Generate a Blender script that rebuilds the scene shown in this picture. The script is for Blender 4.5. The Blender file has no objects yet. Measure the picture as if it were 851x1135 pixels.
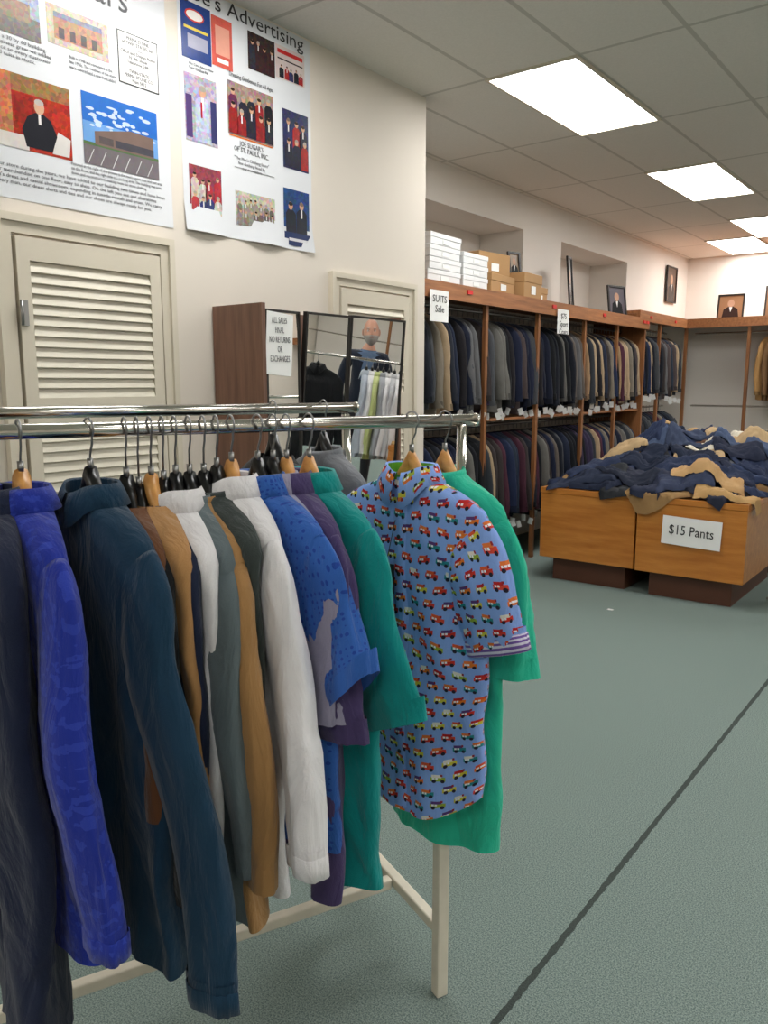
import bpy, bmesh, math, random
from mathutils import Vector, Matrix, noise
from math import sin, cos, pi, radians
rnd=random.Random(7)
def lin(c,a=1):
    return tuple(((x/255)/12.92 if x/255<=.04045 else ((x/255+.055)/1.055)**2.4) for x in c)+(a,)
# ---------------------------------------------------------------- materials
def newmat(name):
    m=bpy.data.materials.new(name); m.use_nodes=True
    nt=m.node_tree; b=nt.nodes['Principled BSDF']
    return m,nt,b
def N(nt,t,**k):
    n=nt.nodes.new(t)
    for a,v in k.items(): setattr(n,a,v)
    return n
def put(nt,a,inp):
    if isinstance(a,(int,float)): inp.default_value=a
    elif isinstance(a,tuple): inp.default_value=a
    else: nt.links.new(a,inp)
def M(nt,op,a,b=None,c=None):
    n=N(nt,'ShaderNodeMath',operation=op)
    put(nt,a,n.inputs[0])
    if b is not None: put(nt,b,n.inputs[1])
    if c is not None: put(nt,c,n.inputs[2])
    return n.outputs[0]
def MIX(nt,f,a,b):
    n=N(nt,'ShaderNodeMix',data_type='RGBA')
    put(nt,f,n.inputs[0]); put(nt,a,n.inputs[6]); put(nt,b,n.inputs[7])
    return n.outputs[2]
def NOISE(nt,scale,detail=3,vec=None,out=0,rough=.5):
    n=N(nt,'ShaderNodeTexNoise'); n.inputs['Scale'].default_value=scale; n.inputs['Detail'].default_value=detail
    n.inputs['Roughness'].default_value=rough
    if vec is None:
        vec=N(nt,'ShaderNodeTexCoord').outputs['Object']
    nt.links.new(vec,n.inputs['Vector'])
    return n.outputs[out]
def BUMP(nt,b,h,strength=.3,dist=.01):
    n=N(nt,'ShaderNodeBump'); n.inputs['Strength'].default_value=strength; n.inputs['Distance'].default_value=dist
    nt.links.new(h,n.inputs['Height']); nt.links.new(n.outputs[0],b.inputs['Normal'])
def plain(name,c,rough=.6,metal=0,var=.06,scale=6,spec=.5,bump=0,bscale=60):
    m,nt,b=newmat(name)
    col=lin(c)
    d=tuple(x*(1-var*2) for x in col[:3])+(1,)
    f=NOISE(nt,scale)
    nt.links.new(MIX(nt,f,d,tuple(min(1,x*(1+var)) for x in col[:3])+(1,)),b.inputs['Base Color'])
    b.inputs['Roughness'].default_value=rough; b.inputs['Metallic'].default_value=metal
    b.inputs['Specular IOR Level'].default_value=spec
    if bump: BUMP(nt,b,NOISE(nt,bscale,4),bump,.004)
    return m
def wrinkle(nt,b,strength=.7):
    tc=N(nt,'ShaderNodeTexCoord').outputs['Object']
    mp=N(nt,'ShaderNodeMapping'); nt.links.new(tc,mp.inputs[0]); mp.inputs['Scale'].default_value=(1,1,.35); mp.inputs['Rotation'].default_value=(0,.25,0)
    n0=N(nt,'ShaderNodeTexNoise'); n0.inputs['Scale'].default_value=13; n0.inputs['Detail'].default_value=5; n0.inputs['Distortion'].default_value=1.0
    nt.links.new(mp.outputs[0],n0.inputs['Vector'])
    n2=NOISE(nt,600,1)
    BUMP(nt,b,M(nt,'ADD',n0.outputs[0],M(nt,'MULTIPLY',n2,.03)),strength,.03)
def fabric(name,c,c2=None,pat=None):
    m,nt,b=newmat(name)
    col=lin(c)
    uv=N(nt,'ShaderNodeUVMap').outputs[0]
    f=NOISE(nt,14,4)
    base=MIX(nt,f,tuple(x*.85 for x in col[:3])+(1,),tuple(min(1,x*1.1) for x in col[:3])+(1,))
    if pat=='splat':
        n=NOISE(nt,52,2,uv)
        g=M(nt,'GREATER_THAN',n,.56)
        base=MIX(nt,g,base,lin(c2))
    elif pat=='dots':
        v=N(nt,'ShaderNodeTexVoronoi'); v.inputs['Scale'].default_value=70; v.inputs['Randomness'].default_value=.35
        nt.links.new(uv,v.inputs['Vector'])
        g=M(nt,'LESS_THAN',v.outputs['Distance'],.27)
        base=MIX(nt,g,base,lin(c2))
    elif pat=='stripe':
        s=N(nt,'ShaderNodeSeparateXYZ'); nt.links.new(uv,s.inputs[0])
        g=M(nt,'GREATER_THAN',M(nt,'SINE',M(nt,'MULTIPLY',s.outputs[1],620)),.1)
        base=MIX(nt,g,base,lin(c2))
    nt.links.new(base,b.inputs['Base Color'])
    b.inputs['Roughness'].default_value=.85; b.inputs['Specular IOR Level'].default_value=.2
    b.inputs['Sheen Weight'].default_value=.15
    wrinkle(nt,b)
    return m
def vcol(name,rough=.85,bump=.4,collage=False):
    m,nt,b=newmat(name)
    a=N(nt,'ShaderNodeVertexColor'); a.layer_name='Col'
    f=NOISE(nt,12,4)
    h=N(nt,'ShaderNodeMix',data_type='RGBA',blend_type='MULTIPLY'); h.inputs[0].default_value=1
    nt.links.new(a.outputs[0],h.inputs[6])
    nt.links.new(MIX(nt,f,(.75,.75,.75,1),(1.1,1.1,1.1,1)),h.inputs[7])
    out=h.outputs[2]
    if collage:
        v=N(nt,'ShaderNodeTexVoronoi'); v.inputs['Scale'].default_value=70
        nt.links.new(N(nt,'ShaderNodeTexCoord').outputs['Object'],v.inputs['Vector'])
        nn=NOISE(nt,40,5,None,1,.7)
        k=MIX(nt,.5,v.outputs['Color'],nn)
        o2=N(nt,'ShaderNodeMix',data_type='RGBA',blend_type='OVERLAY')
        nt.links.new(M(nt,'SUBTRACT',1,a.outputs['Alpha']),o2.inputs[0]); nt.links.new(out,o2.inputs[6]); nt.links.new(k,o2.inputs[7])
        out=o2.outputs[2]
    nt.links.new(out,b.inputs['Base Color'])
    b.inputs['Roughness'].default_value=rough; b.inputs['Specular IOR Level'].default_value=.25
    if bump: BUMP(nt,b,NOISE(nt,25,4),bump,.01)
    return m
def wood(name,c1,c2,rough=.35,scale=3.0,axis=2,stretch=12):
    m,nt,b=newmat(name)
    tc=N(nt,'ShaderNodeTexCoord').outputs['Object']
    mp=N(nt,'ShaderNodeMapping'); nt.links.new(tc,mp.inputs[0])
    sc=[stretch]*3; sc[axis]=1; mp.inputs['Scale'].default_value=sc
    f=NOISE(nt,scale,6,mp.outputs[0],rough=.6)
    r=N(nt,'ShaderNodeValToRGB'); nt.links.new(f,r.inputs[0])
    r.color_ramp.elements[0].position=.3; r.color_ramp.elements[0].color=lin(c1)
    r.color_ramp.elements[1].position=.7; r.color_ramp.elements[1].color=lin(c2)
    nt.links.new(r.outputs[0],b.inputs['Base Color']); b.inputs['Roughness'].default_value=rough
    return m
def emis(name,c,s):
    m,nt,b=newmat(name)
    b.inputs['Emission Color'].default_value=c; b.inputs['Emission Strength'].default_value=s
    b.inputs['Base Color'].default_value=(.8,.8,.8,1)
    return m
m_wall=plain('wall_paint',(218,209,197),.75,var=.015,scale=2,bump=.05,bscale=200)
m_farwall=plain('far_wall_paint',(222,215,207),.75,var=.02,scale=2)
m_trim=plain('cream_trim_paint',(209,200,182),.5,var=.02,scale=4)
m_louver=plain('louver_paint',(216,209,192),.5,var=.02,scale=4)
m_chrome=plain('chrome',(215,212,205),.12,1,var=.03)
m_steel=plain('dull_steel',(150,150,150),.3,1,var=.03)
m_cream=plain('cream_metal',(222,214,196),.45,0,var=.08,scale=20)
m_woodH=wood('hanger_wood',(190,130,65),(222,165,95),.4,4,0)
m_blackp=plain('black_plastic',(14,14,15),.3)
m_table=wood('table_wood',(172,102,36),(202,134,60),.3,2.5,0,8)
m_dwood=wood('shelf_wood',(128,80,48),(172,114,70),.4,3,1)
m_vwood=wood('post_wood',(112,70,42),(150,100,60),.4,3,2)
m_cabinet=wood('cabinet_walnut',(92,64,50),(124,88,70),.45,3,2)
m_plinth=plain('plinth_brown',(88,52,36),.5)
m_paper=plain('white_paper',(238,238,236),.6,var=.01)
m_card=plain('cardboard',(178,138,92),.8,var=.05)
m_wbox=plain('white_box',(226,226,226),.6,var=.03)
m_ink=plain('black_ink',(30,30,34),.6)
m_inkg=plain('grey_ink',(96,96,100),.6)
m_poster=plain('poster_paper',(214,216,220),.25,var=.01)
m_dark=plain('dark_frame',(28,24,22),.4)
m_red=plain('red_plastic',(210,40,40),.4)
m_v=vcol('cloth_mass'); m_print=vcol('printed_ink',.25,0,True)
m_mirror,nt,b=newmat('mirror_glass')
b.inputs['Metallic'].default_value=1; b.inputs['Roughness'].default_value=.0; b.inputs['Base Color'].default_value=(.86,.87,.86,1)
# ceiling tiles
m_ceil,nt,b=newmat('ceiling_tile')
g=N(nt,'ShaderNodeNewGeometry'); s=N(nt,'ShaderNodeSeparateXYZ'); nt.links.new(g.outputs['Position'],s.inputs[0])
fx=M(nt,'FRACT',M(nt,'DIVIDE',M(nt,'ADD',s.outputs[0],2.72+60*.6),.6))
fy=M(nt,'FRACT',M(nt,'DIVIDE',M(nt,'ADD',s.outputs[1],-4.53+1.385*20),1.385))
ln=M(nt,'MAXIMUM',M(nt,'LESS_THAN',fx,.045),M(nt,'LESS_THAN',fy,.02))
nz=NOISE(nt,90,5,g.outputs['Position'],rough=.7)
base=MIX(nt,nz,lin((208,204,196)),lin((234,230,222)))
nt.links.new(MIX(nt,ln,base,lin((192,188,179))),b.inputs['Base Color'])
b.inputs['Roughness'].default_value=.9
BUMP(nt,b,M(nt,'ADD',M(nt,'MULTIPLY',nz,.3),ln),.25,.006)
# carpet
m_carpet,nt,b=newmat('carpet_green')
g=N(nt,'ShaderNodeNewGeometry'); s=N(nt,'ShaderNodeSeparateXYZ'); nt.links.new(g.outputs['Position'],s.inputs[0])
n1=NOISE(nt,230,3,g.outputs['Position'],rough=.7); n2=NOISE(nt,1.2,3,g.outputs['Position'])
r=N(nt,'ShaderNodeValToRGB'); nt.links.new(n1,r.inputs[0])
r.color_ramp.elements[0].position=.36; r.color_ramp.elements[0].color=lin((72,89,86))
r.color_ramp.elements[1].position=.64; r.color_ramp.elements[1].color=lin((155,168,162))
c=MIX(nt,M(nt,'MULTIPLY',n2,.35),r.outputs[0],lin((113,129,124)))
sx=M(nt,'ADD',s.outputs[0],M(nt,'MULTIPLY',M(nt,'SUBTRACT',NOISE(nt,30,3,g.outputs['Position']),.5),.012))
seam=M(nt,'LESS_THAN',M(nt,'ABSOLUTE',M(nt,'ADD',sx,.865)),.0095)
nt.links.new(MIX(nt,M(nt,'MULTIPLY',seam,.85),c,lin((52,56,54))),b.inputs['Base Color'])
b.inputs['Roughness'].default_value=.95; b.inputs['Specular IOR Level'].default_value=.1
BUMP(nt,b,n1,.5,.006)
# vans print fabric
m_vans,nt,b=newmat('van_print_cotton')
uv=N(nt,'ShaderNodeUVMap').outputs[0]; s=N(nt,'ShaderNodeSeparateXYZ'); nt.links.new(uv,s.inputs[0])
cw,ch=.046,.033
rv=M(nt,'DIVIDE',M(nt,'ADD',s.outputs[1],30*ch),ch); row=M(nt,'FLOOR',rv)
ru=M(nt,'ADD',M(nt,'DIVIDE',M(nt,'ADD',s.outputs[0],40*cw),cw),M(nt,'MULTIPLY',M(nt,'MODULO',row,2),.5))
colu=M(nt,'FLOOR',ru); lx=M(nt,'FRACT',ru); ly0=M(nt,'FRACT',rv)
cv=N(nt,'ShaderNodeCombineXYZ'); nt.links.new(colu,cv.inputs[0]); nt.links.new(row,cv.inputs[1])
wn=N(nt,'ShaderNodeTexWhiteNoise'); nt.links.new(cv.outputs[0],wn.inputs['Vector'])
tilt=M(nt,'MULTIPLY',M(nt,'SUBTRACT',wn.outputs['Value'],.35),.7)
ly=M(nt,'ADD',ly0,M(nt,'MULTIPLY',M(nt,'SUBTRACT',lx,.5),tilt))
def box(cx,hx,cy,hy):
    return M(nt,'MULTIPLY',M(nt,'LESS_THAN',M(nt,'ABSOLUTE',M(nt,'SUBTRACT',lx,cx)),hx),M(nt,'LESS_THAN',M(nt,'ABSOLUTE',M(nt,'SUBTRACT',ly,cy)),hy))
def disc(cx,cy,r):
    a=M(nt,'MULTIPLY',M(nt,'SUBTRACT',lx,cx),cw/ch); bb=M(nt,'SUBTRACT',ly,cy)
    return M(nt,'LESS_THAN',M(nt,'ADD',M(nt,'MULTIPLY',a,a),M(nt,'MULTIPLY',bb,bb)),r*r)
def ramp(stops,fac):
    r=N(nt,'ShaderNodeValToRGB'); r.color_ramp.interpolation='CONSTANT'
    e=r.color_ramp.elements
    e[0].position=0; e[0].color=lin(stops[0]); e[1].position=1/len(stops); e[1].color=lin(stops[1])
    for i in range(2,len(stops)):
        q=e.new(i/len(stops)); q.color=lin(stops[i])
    nt.links.new(fac,r.inputs[0]); return r.outputs[0]
body=ramp([(206,52,40),(232,120,40),(214,200,70),(205,60,50),(40,130,140),(216,72,56),(150,170,60)],wn.outputs['Value'])
top=ramp([(226,120,60),(190,40,40),(235,225,215),(90,60,120),(225,90,50)],M(nt,'FRACT',M(nt,'MULTIPLY',wn.outputs['Value'],7.3)))
c=lin((136,168,232))
c=MIX(nt,box(.5,.33,.42,.16),c,body)
c=MIX(nt,box(.44,.22,.64,.11),c,top)
c=MIX(nt,box(.30,.055,.47,.07),c,lin((235,235,240)))
c=MIX(nt,box(.44,.05,.47,.07),c,lin((240,240,245)))
c=MIX(nt,box(.66,.05,.70,.09),c,lin((150,40,50)))
c=MIX(nt,disc(.32,.26,.13),c,lin((40,36,52))); c=MIX(nt,disc(.70,.26,.13),c,lin((40,36,52)))
nt.links.new(c,b.inputs['Base Color']); b.inputs['Roughness'].default_value=.8; b.inputs['Specular IOR Level'].default_value=.2
wrinkle(nt,b,.5)

# ---------------------------------------------------------------- mesh builder
class MB:
    def __init__(s): s.v=[];s.f=[];s.m=[];s.uv=[];s.c=[];s.sm=[]
    def add(s,p,uv=(0,0),col=(1,1,1,1)):
        s.v.append(tuple(p)); s.uv.append(uv); s.c.append(col); return len(s.v)-1
    def face(s,idx,m=0,smooth=True): s.f.append(tuple(idx)); s.m.append(m); s.sm.append(smooth)
    def strip(s,rings,m=0,closed=True,uvs=None,col=(1,1,1,1),smooth=True):
        ids=[]
        for i,r in enumerate(rings):
            ids.append([s.add(p,uvs[i][j] if uvs else (0,0),col) for j,p in enumerate(r)])
        n=len(rings[0])
        for i in range(len(rings)-1):
            for j in range(n if closed else n-1):
                k=(j+1)%n
                s.face((ids[i][j],ids[i][k],ids[i+1][k],ids[i+1][j]),m,smooth)
        return ids
    def box(s,x0,x1,y0,y1,z0,z1,m=0,col=(1,1,1,1),mat=None):
        P=[Vector((x,y,z)) for z in (z0,z1) for y in (y0,y1) for x in (x0,x1)]
        if mat is not None: P=[mat@p for p in P]
        i=[s.add(p,(0,0),col) for p in P]
        for q in ((0,2,3,1),(4,5,7,6),(0,1,5,4),(2,6,7,3),(0,4,6,2),(1,3,7,5)):
            s.face([i[k] for k in q],m,False)
    def tube(s,pts,r,n=8,m=0,flat=1.0,col=(1,1,1,1),cap=True,up=Vector((0,1,0))):
        pts=[Vector(p) for p in pts]; rr=r if isinstance(r,(list,tuple)) else [r]*len(pts)
        rings=[]
        for i,p in enumerate(pts):
            t=(pts[min(i+1,len(pts)-1)]-pts[max(i-1,0)]).normalized()
            u=up if abs(t.dot(up))<.95 else Vector((1,0,.1))
            a=t.cross(u).normalized(); bb=a.cross(t).normalized()
            rings.append([p+a*(cos(2*pi*k/n)*rr[i])+bb*(sin(2*pi*k/n)*rr[i]*flat) for k in range(n)])
        ids=s.strip(rings,m,True,None,col)
        if cap: s.face(ids[0][::-1],m,False); s.face(ids[-1],m,False)
    def build(s,name,mats,parent=None,loc=None,rotz=0):
        me=bpy.data.meshes.new(name); me.from_pydata(s.v,[],s.f); 
        for m in mats: me.materials.append(m)
        me.polygons.foreach_set('material_index',s.m); me.polygons.foreach_set('use_smooth',s.sm)
        ul=me.uv_layers.new(name='UVMap'); ca=me.color_attributes.new('Col','FLOAT_COLOR','POINT')
        for l in me.loops: ul.data[l.index].uv=s.uv[l.vertex_index]
        for i,c in enumerate(s.c): ca.data[i].color=c
        me.update()
        o=bpy.data.objects.new(name,me); bpy.context.collection.objects.link(o)
        if parent: o.parent=parent
        if loc is not None: o.location=loc
        o.rotation_euler=(0,0,rotz)
        return o
def empty(name,loc=(0,0,0),rotz=0):
    o=bpy.data.objects.new(name,None); bpy.context.collection.objects.link(o); o.location=loc; o.rotation_euler=(0,0,rotz); return o
def boxobj(name,b,mat,parent=None,bevel=0):
    B=MB(); B.box(*b); o=B.build(name,[mat],parent)
    if bevel:
        md=o.modifiers.new('b','BEVEL'); md.width=bevel; md.segments=2
    return o
def text(name,body,size,loc,rot,mat,parent,align='LEFT',w=None,sp=1.0,ext=.0006):
    c=bpy.data.curves.new(name,'FONT'); c.body=body; c.size=size; c.extrude=ext; c.align_x=align; c.space_line=sp; c.resolution_u=2
    o=bpy.data.objects.new(name,c); bpy.context.collection.objects.link(o); o.location=loc; o.rotation_euler=rot
    c.materials.append(mat); o.parent=parent
    if w:
        bpy.context.view_layer.update()
        if o.dimensions.x>0: o.scale.x=w/o.dimensions.x
    return o
# ---------------------------------------------------------------- room
XA=-3.19; XF=-3.97; YC=4.58; YB=12.64; XR=5.0; Y0=-3.5; ZC=3.45
boxobj('floor',(-4.3,XR+.2,Y0-.2,YB+.2,-.1,0),m_carpet)
boxobj('ceiling',(-4.5,XR+.2,Y0-.2,YB+.4,ZC,ZC+.1),m_ceil)
boxobj('wall_left',(-4.3,XA,Y0-.2,YC,0,ZC),m_wall)
boxobj('wall_back',(-4.5,XR+.2,YB,YB+.2,0,ZC),m_farwall)
boxobj('wall_right',(XR,XR+.2,Y0-.2,YB+.2,0,ZC),m_wall)
boxobj('wall_front',(-4.3,XR+.2,Y0-.2,Y0,0,ZC),m_wall)
# far left wall with two niches
B=MB(); zl,zh=2.42,3.12
B.box(XF-.15,XF,YC,YB,0,zl); B.box(XF-.15,XF,YC,YB,zh,ZC)
for a,c_ in ((YC,4.9),(7.42,8.29),(10.21,YB)): B.box(XF-.15,XF,a,c_,zl,zh)
for a,c_ in ((4.9,7.42),(8.29,10.21)):
    B.box(XF-.55,XF-.5,a-.05,c_+.05,zl-.05,zh+.05); B.box(XF-.5,XF-.15,a-.05,a,zl,zh); B.box(XF-.5,XF-.15,c_,c_+.05,zl,zh)
    B.box(XF-.5,XF-.15,a-.05,c_+.05,zl-.05,zl); B.box(XF-.5,XF-.15,a-.05,c_+.05,zh,zh+.05)
B.build('wall_far_left',[m_farwall])
boxobj('baseboard_left',(XA,XA+.015,Y0,1.6,0,.12),m_trim)
# lights
m_lamp=emis('lamp_diffuser',(1,.992,.972,1),14.5)
def lamp(x0,x1,y0,y1):
    e=empty('ceiling_light_panel',((x0+x1)/2,(y0+y1)/2,ZC))
    hx,hy=(x1-x0)/2,(y1-y0)/2
    B=MB(); B.box(-hx,hx,-hy,hy,-.008,-.003); B.build('diffuser',[m_lamp],e)
    B=MB(); t=.02
    B.box(-hx-t,-hx,-hy-t,hy+t,-.014,0);B.box(hx,hx+t,-hy-t,hy+t,-.014,0);B.box(-hx,hx,-hy-t,-hy,-.014,0);B.box(-hx,hx,hy,hy+t,-.014,0)
    B.build('frame',[m_trim],e)
for q in ((-2.70,-2.13,4.55,5.92),(-2.70,-2.13,7.32,8.67),(-2.68,-2.11,9.95,11.27),(-3.30,-2.72,11.2,12.5)): lamp(*q)
for x in (-2.7,.3,3.3):
    for y in (-2.4,.4,1.78,4.55,7.32,9.95):
        if x==-2.7 and y>2: continue
        if y==.4: continue
        lamp(x,x+.57,y,y+1.37)

# ---------------------------------------------------------------- doors on left wall
def louver_door(name,y0,y1,zt,ntop=1.54,z2=1.40):
    e=empty(name,(XA,(y0+y1)/2,0)); oy=(y0+y1)/2
    B=MB(); a,b_=y0-oy,y1-oy; st=.055
    B.box(.0,.03,a,a+st,.02,zt); B.box(.0,.03,b_-st,b_,.02,zt)
    B.box(0,.03,a+st,b_-st,zt-.09,zt); B.box(0,.03,a+st,b_-st,z2,ntop); B.box(0,.03,a+st,b_-st,.02,.25)
    B.build('frame',[m_trim],e)
    B=MB(); B.box(.0,.003,a+st,b_-st,.25,zt-.09)
    for lo,hi in ((.25,z2),(ntop,zt-.09)):
        n=int((hi-lo)/.042)
        for i in range(n):
            z=lo+(i+.5)*(hi-lo)/n
            R=Matrix.Translation((.016,0,z))@Matrix.Rotation(radians(-24),4,'Y')
            B.box(-.004,.004,a+st,b_-st,-.026,.026,mat=R)
    B.build('louvers',[m_louver],e)
    B=MB()
    for (w0,w1,d) in ((.012,.055,.022),(.055,.085,.036)):
        B.box(0,d,a-w1,a-w0,0,zt+w1); B.box(0,d,b_+w0,b_+w1,0,zt+w1); B.box(0,d,a-w0,b_+w0,zt+w0,zt+w1)
    B.build('trim_casing',[m_trim],e)
    B=MB(); B.box(.03,.04,a+.005,a+.03,1.83,1.93); B.tube([(.045,a,1.83),(.045,a,1.93)],.007); B.build('hinge',[m_steel],e)
louver_door('door_1',1.70,2.387,2.18)
louver_door('door_2',3.68,4.36,2.16)

# ---------------------------------------------------------------- posters
PA=[1]
def quad(B,y0,y1,z0,z1,x,col):
    i=[B.add((x,y,z),(0,0),lin(col,PA[0])) for y,z in ((y0,z0),(y1,z0),(y1,z1),(y0,z1))]; B.face(i,0,False)
def discq(B,y,z,r,x,col,ry=None):
    n=12; i=[B.add((x,y+r*cos(2*pi*k/n),z+(ry or r)*sin(2*pi*k/n)),(0,0),lin(col,PA[0])) for k in range(n)]; B.face(i,0,False)
def people(B,y0,y1,z0,z1,n,cols,rows=1,x=.004):
    w=(y1-y0)/n
    for r_ in range(rows):
        for i in range(n):
            c=rnd.choice(cols); cy=y0+w*(i+.5)+rnd.uniform(-.12,.12)*w; H=(z1-z0)*(rnd.uniform(.82,.95)-.3*(rows-1-r_)) if rows>1 else (z1-z0)*rnd.uniform(.75,.9)
            hw=w*.5; hr=min(w*.22,(z1-z0)*.085)
            zz=z0+H; PA[0]=.45
            P=[(cy-hw,z0),(cy+hw,z0),(cy+hw*.95,zz-hr*3.4),(cy+hw*.5,zz-hr*2.2),(cy-hw*.5,zz-hr*2.2),(cy-hw*.95,zz-hr*3.4)]
            q=.0009*(rows-r_)
            i_=[B.add((x+q,max(y0,min(y1,a)),b_),(0,0),lin(c,.5)) for a,b_ in P]; B.face(i_,0,False)
            PA[0]=.8
            discq(B,cy,zz-hr,hr,x+q+.0002,(200,152,124),hr*1.25)
            discq(B,cy,zz-hr*.45,hr*.98,x+q+.0003,rnd.choice([(60,44,36),(120,100,84),(40,34,32),(160,150,140)]),hr*.6)
            if rnd.random()<.6: quad(B,cy-hw*.14,cy+hw*.14,zz-hr*4.8,zz-hr*2.2,x+q+.0002,(225,222,220))
    PA[0]=1
def T(B_parent,name,body,size,y,z,mat,w=None,align='LEFT',sp=1.0):
    return text(name,body,size,(.004,y,z),(pi/2,0,pi/2),mat,B_parent,align,w,sp,0.0003)
def sheet(e,y0,y1,z0,z1,curl=.012):
    B=MB(); rows=[]
    for i in range(13):
        for_y=y0+(y1-y0)*i/12
        rows.append([(.0015+curl*max(0,(.12-(k/8))/.12)*(.5+.5*sin(i*1.1)) ,for_y,z0+(z1-z0)*k/8) for k in range(9)])
    B.strip(rows,0,False); return B.build('sheet',[m_poster],e)
P1=empty('history_poster',(XA,0,0)); sheet(P1,1.35,2.495,2.325,3.40,.004)
B=MB()
PA[0]=.4
quad(B,1.45,1.88,2.94,3.12,.003,(150,165,180)); quad(B,1.45,1.88,2.94,3.02,.0035,(120,112,104)); quad(B,1.5,1.84,3.0,3.07,.004,(150,120,96))
quad(B,1.91,2.19,2.96,3.11,.003,(196,176,160)); quad(B,1.94,2.16,2.985,3.07,.0035,(176,122,92))
for k in range(4): quad(B,1.96+.05*k,1.985+.05*k,2.99,3.03,.004,(70,60,60))
quad(B,1.94,2.16,3.065,3.085,.004,(120,120,150))
PA[0]=1
quad(B,2.235,2.445,2.90,3.115,.003,(60,60,60)); quad(B,2.24,2.44,2.905,3.11,.0035,(225,224,222))
PA[0]=.3
quad(B,1.45,1.99,2.52,2.80,.003,(170,48,34)); quad(B,1.45,1.74,2.52,2.80,.0035,(190,120,84)); quad(B,1.45,1.99,2.735,2.80,.0033,(150,110,70))
quad(B,1.75,1.83,2.62,2.73,.0038,(150,40,30)); quad(B,1.45,1.66,2.58,2.72,.004,(180,44,40)); 
PA[0]=.9
quad(B,1.45,1.8,2.52,2.575,.0041,(214,206,200))
i=[B.add((.0039,a,c_),(0,0),lin((215,210,206))) for a,c_ in ((1.90,2.53),(1.975,2.53),(1.985,2.60),(1.93,2.62))]; B.face(i,0,False)
i=[B.add((.0042,a,c_),(0,0),lin((34,34,42))) for a,c_ in ((1.79,2.535),(1.90,2.535),(1.925,2.60),(1.90,2.655),(1.87,2.672),(1.835,2.672),(1.80,2.65),(1.775,2.60))]; B.face(i,0,False)
quad(B,1.847,1.858,2.63,2.67,.0043,(225,220,216)); discq(B,1.853,2.697,.022,.0044,(214,168,140),.03); discq(B,1.853,2.714,.02,.0046,(190,180,172),.012)
quad(B,2.045,2.425,2.525,2.815,.003,(44,106,190)); quad(B,2.045,2.425,2.60,2.70,.0032,(110,158,214))
for k in range(34): 
    a=rnd.uniform(2.07,2.40); discq(B,a,rnd.uniform(2.68,2.79),rnd.uniform(.008,.024),.0034+k*.00001,(190,208,232),rnd.uniform(.004,.009))
quad(B,2.045,2.425,2.525,2.61,.0038,(112,104,108)); quad(B,2.045,2.425,2.605,2.618,.0039,(84,110,70))
i=[B.add((.004,a,c_),(0,0),lin((120,100,92))) for a,c_ in ((2.10,2.612),(2.40,2.612),(2.40,2.70),(2.28,2.705),(2.10,2.665))]; B.face(i,0,False)
quad(B,2.2,2.4,2.62,2.65,.0044,(74,72,80)); quad(B,2.12,2.19,2.62,2.65,.0044,(90,80,80))
for k in range(6): 
    i=[B.add((.0044,a,c_),(0,0),lin((205,205,205))) for a,c_ in ((2.06+.06*k,2.53),(2.064+.06*k,2.53),(2.094+.06*k,2.59),(2.09+.06*k,2.59))]; B.face(i,0,False)
B.build('pictures',[m_print],P1)
PA[0]=1
T(P1,'title','e Years',.145,1.86,3.19,m_inkg)
T(P1,'caption_a','started in a 30 by 60 building.\nAs the business grew we added\nmore space so every customer\ncould find suits in stock.',.021,1.62,2.915,m_inkg,.30,sp=.95)
T(P1,'caption_b','Built in 1948 and remodeled in the\nlate 1950s. The windows of the store\nwere covered and a new front added.',.019,2.0,2.925,m_inkg,.22,sp=1.0)
T(P1,'caption_d','Pictured at the right of the picture is the men\'s sport coat and suit area\non the floor, and the right side is a parking area. The building was torn\ndown and reconstructed, making room for more clothing.',.019,1.98,2.505,m_inkg,.46,sp=.95)
T(P1,'caption_c','With the growing of our store during the years, we have added to our building two times and have been\nable to house all of our merchandise on one floor, easy to shop. On the left you see our alterations\narea and the main men\'s dress and casual showroom, expanding in tuxedo rentals and prom. We carry\nbig and tall sizes for every man, our dress shirts and ties and our shoes are always ready for you.',.021,1.46,2.445,m_inkg,.99,sp=1.0)
T(P1,'adbox','PERMA-STONE\nof TWIN STATES, Inc.\n---------\nOffice and Display Room\nN. 8th Street\nTelephone 2481\n\nTWIN-STATE\nPERMA-STONE CO.\nMain 5812',.02,2.34,3.085,m_ink,.18,'CENTER',.95)
P2=empty('advertising_poster',(XA,0,0)); sheet(P2,2.565,3.46,2.33,3.44,.03)
B=MB()
def ph(y0,y1,z0,z1,c,a=.35):
    PA[0]=a; quad(B,y0,y1,z0,z1,.003,c); PA[0]=1
ph(2.584,2.762,3.11,3.36,(36,62,128),.85); discq(B,2.665,3.305,.058,.0036,(200,60,50),.028); discq(B,2.665,3.305,.05,.004,(236,232,226),.021); quad(B,2.62,2.74,3.16,3.22,.0036,(160,160,180)); quad(B,2.6,2.745,3.24,3.252,.0036,(225,200,80))
ph(2.766,2.897,3.125,3.35,(206,92,80),.8); quad(B,2.79,2.88,3.18,3.31,.0036,(226,160,140)); quad(B,2.8,2.87,3.145,3.165,.0036,(250,240,240))
ph(3.002,3.191,3.176,3.353,(62,46,44)); people(B,3.01,3.185,3.18,3.34,4,[(34,30,44),(60,38,40),(50,50,60)])
ph(3.195,3.415,3.19,3.353,(216,200,196),.9); quad(B,3.21,3.40,3.315,3.335,.0036,(200,50,50)); quad(B,3.21,3.40,3.285,3.292,.0036,(60,50,50)); people(B,3.22,3.4,3.195,3.27,5,[(60,60,100),(170,50,50),(40,40,50)])
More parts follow.
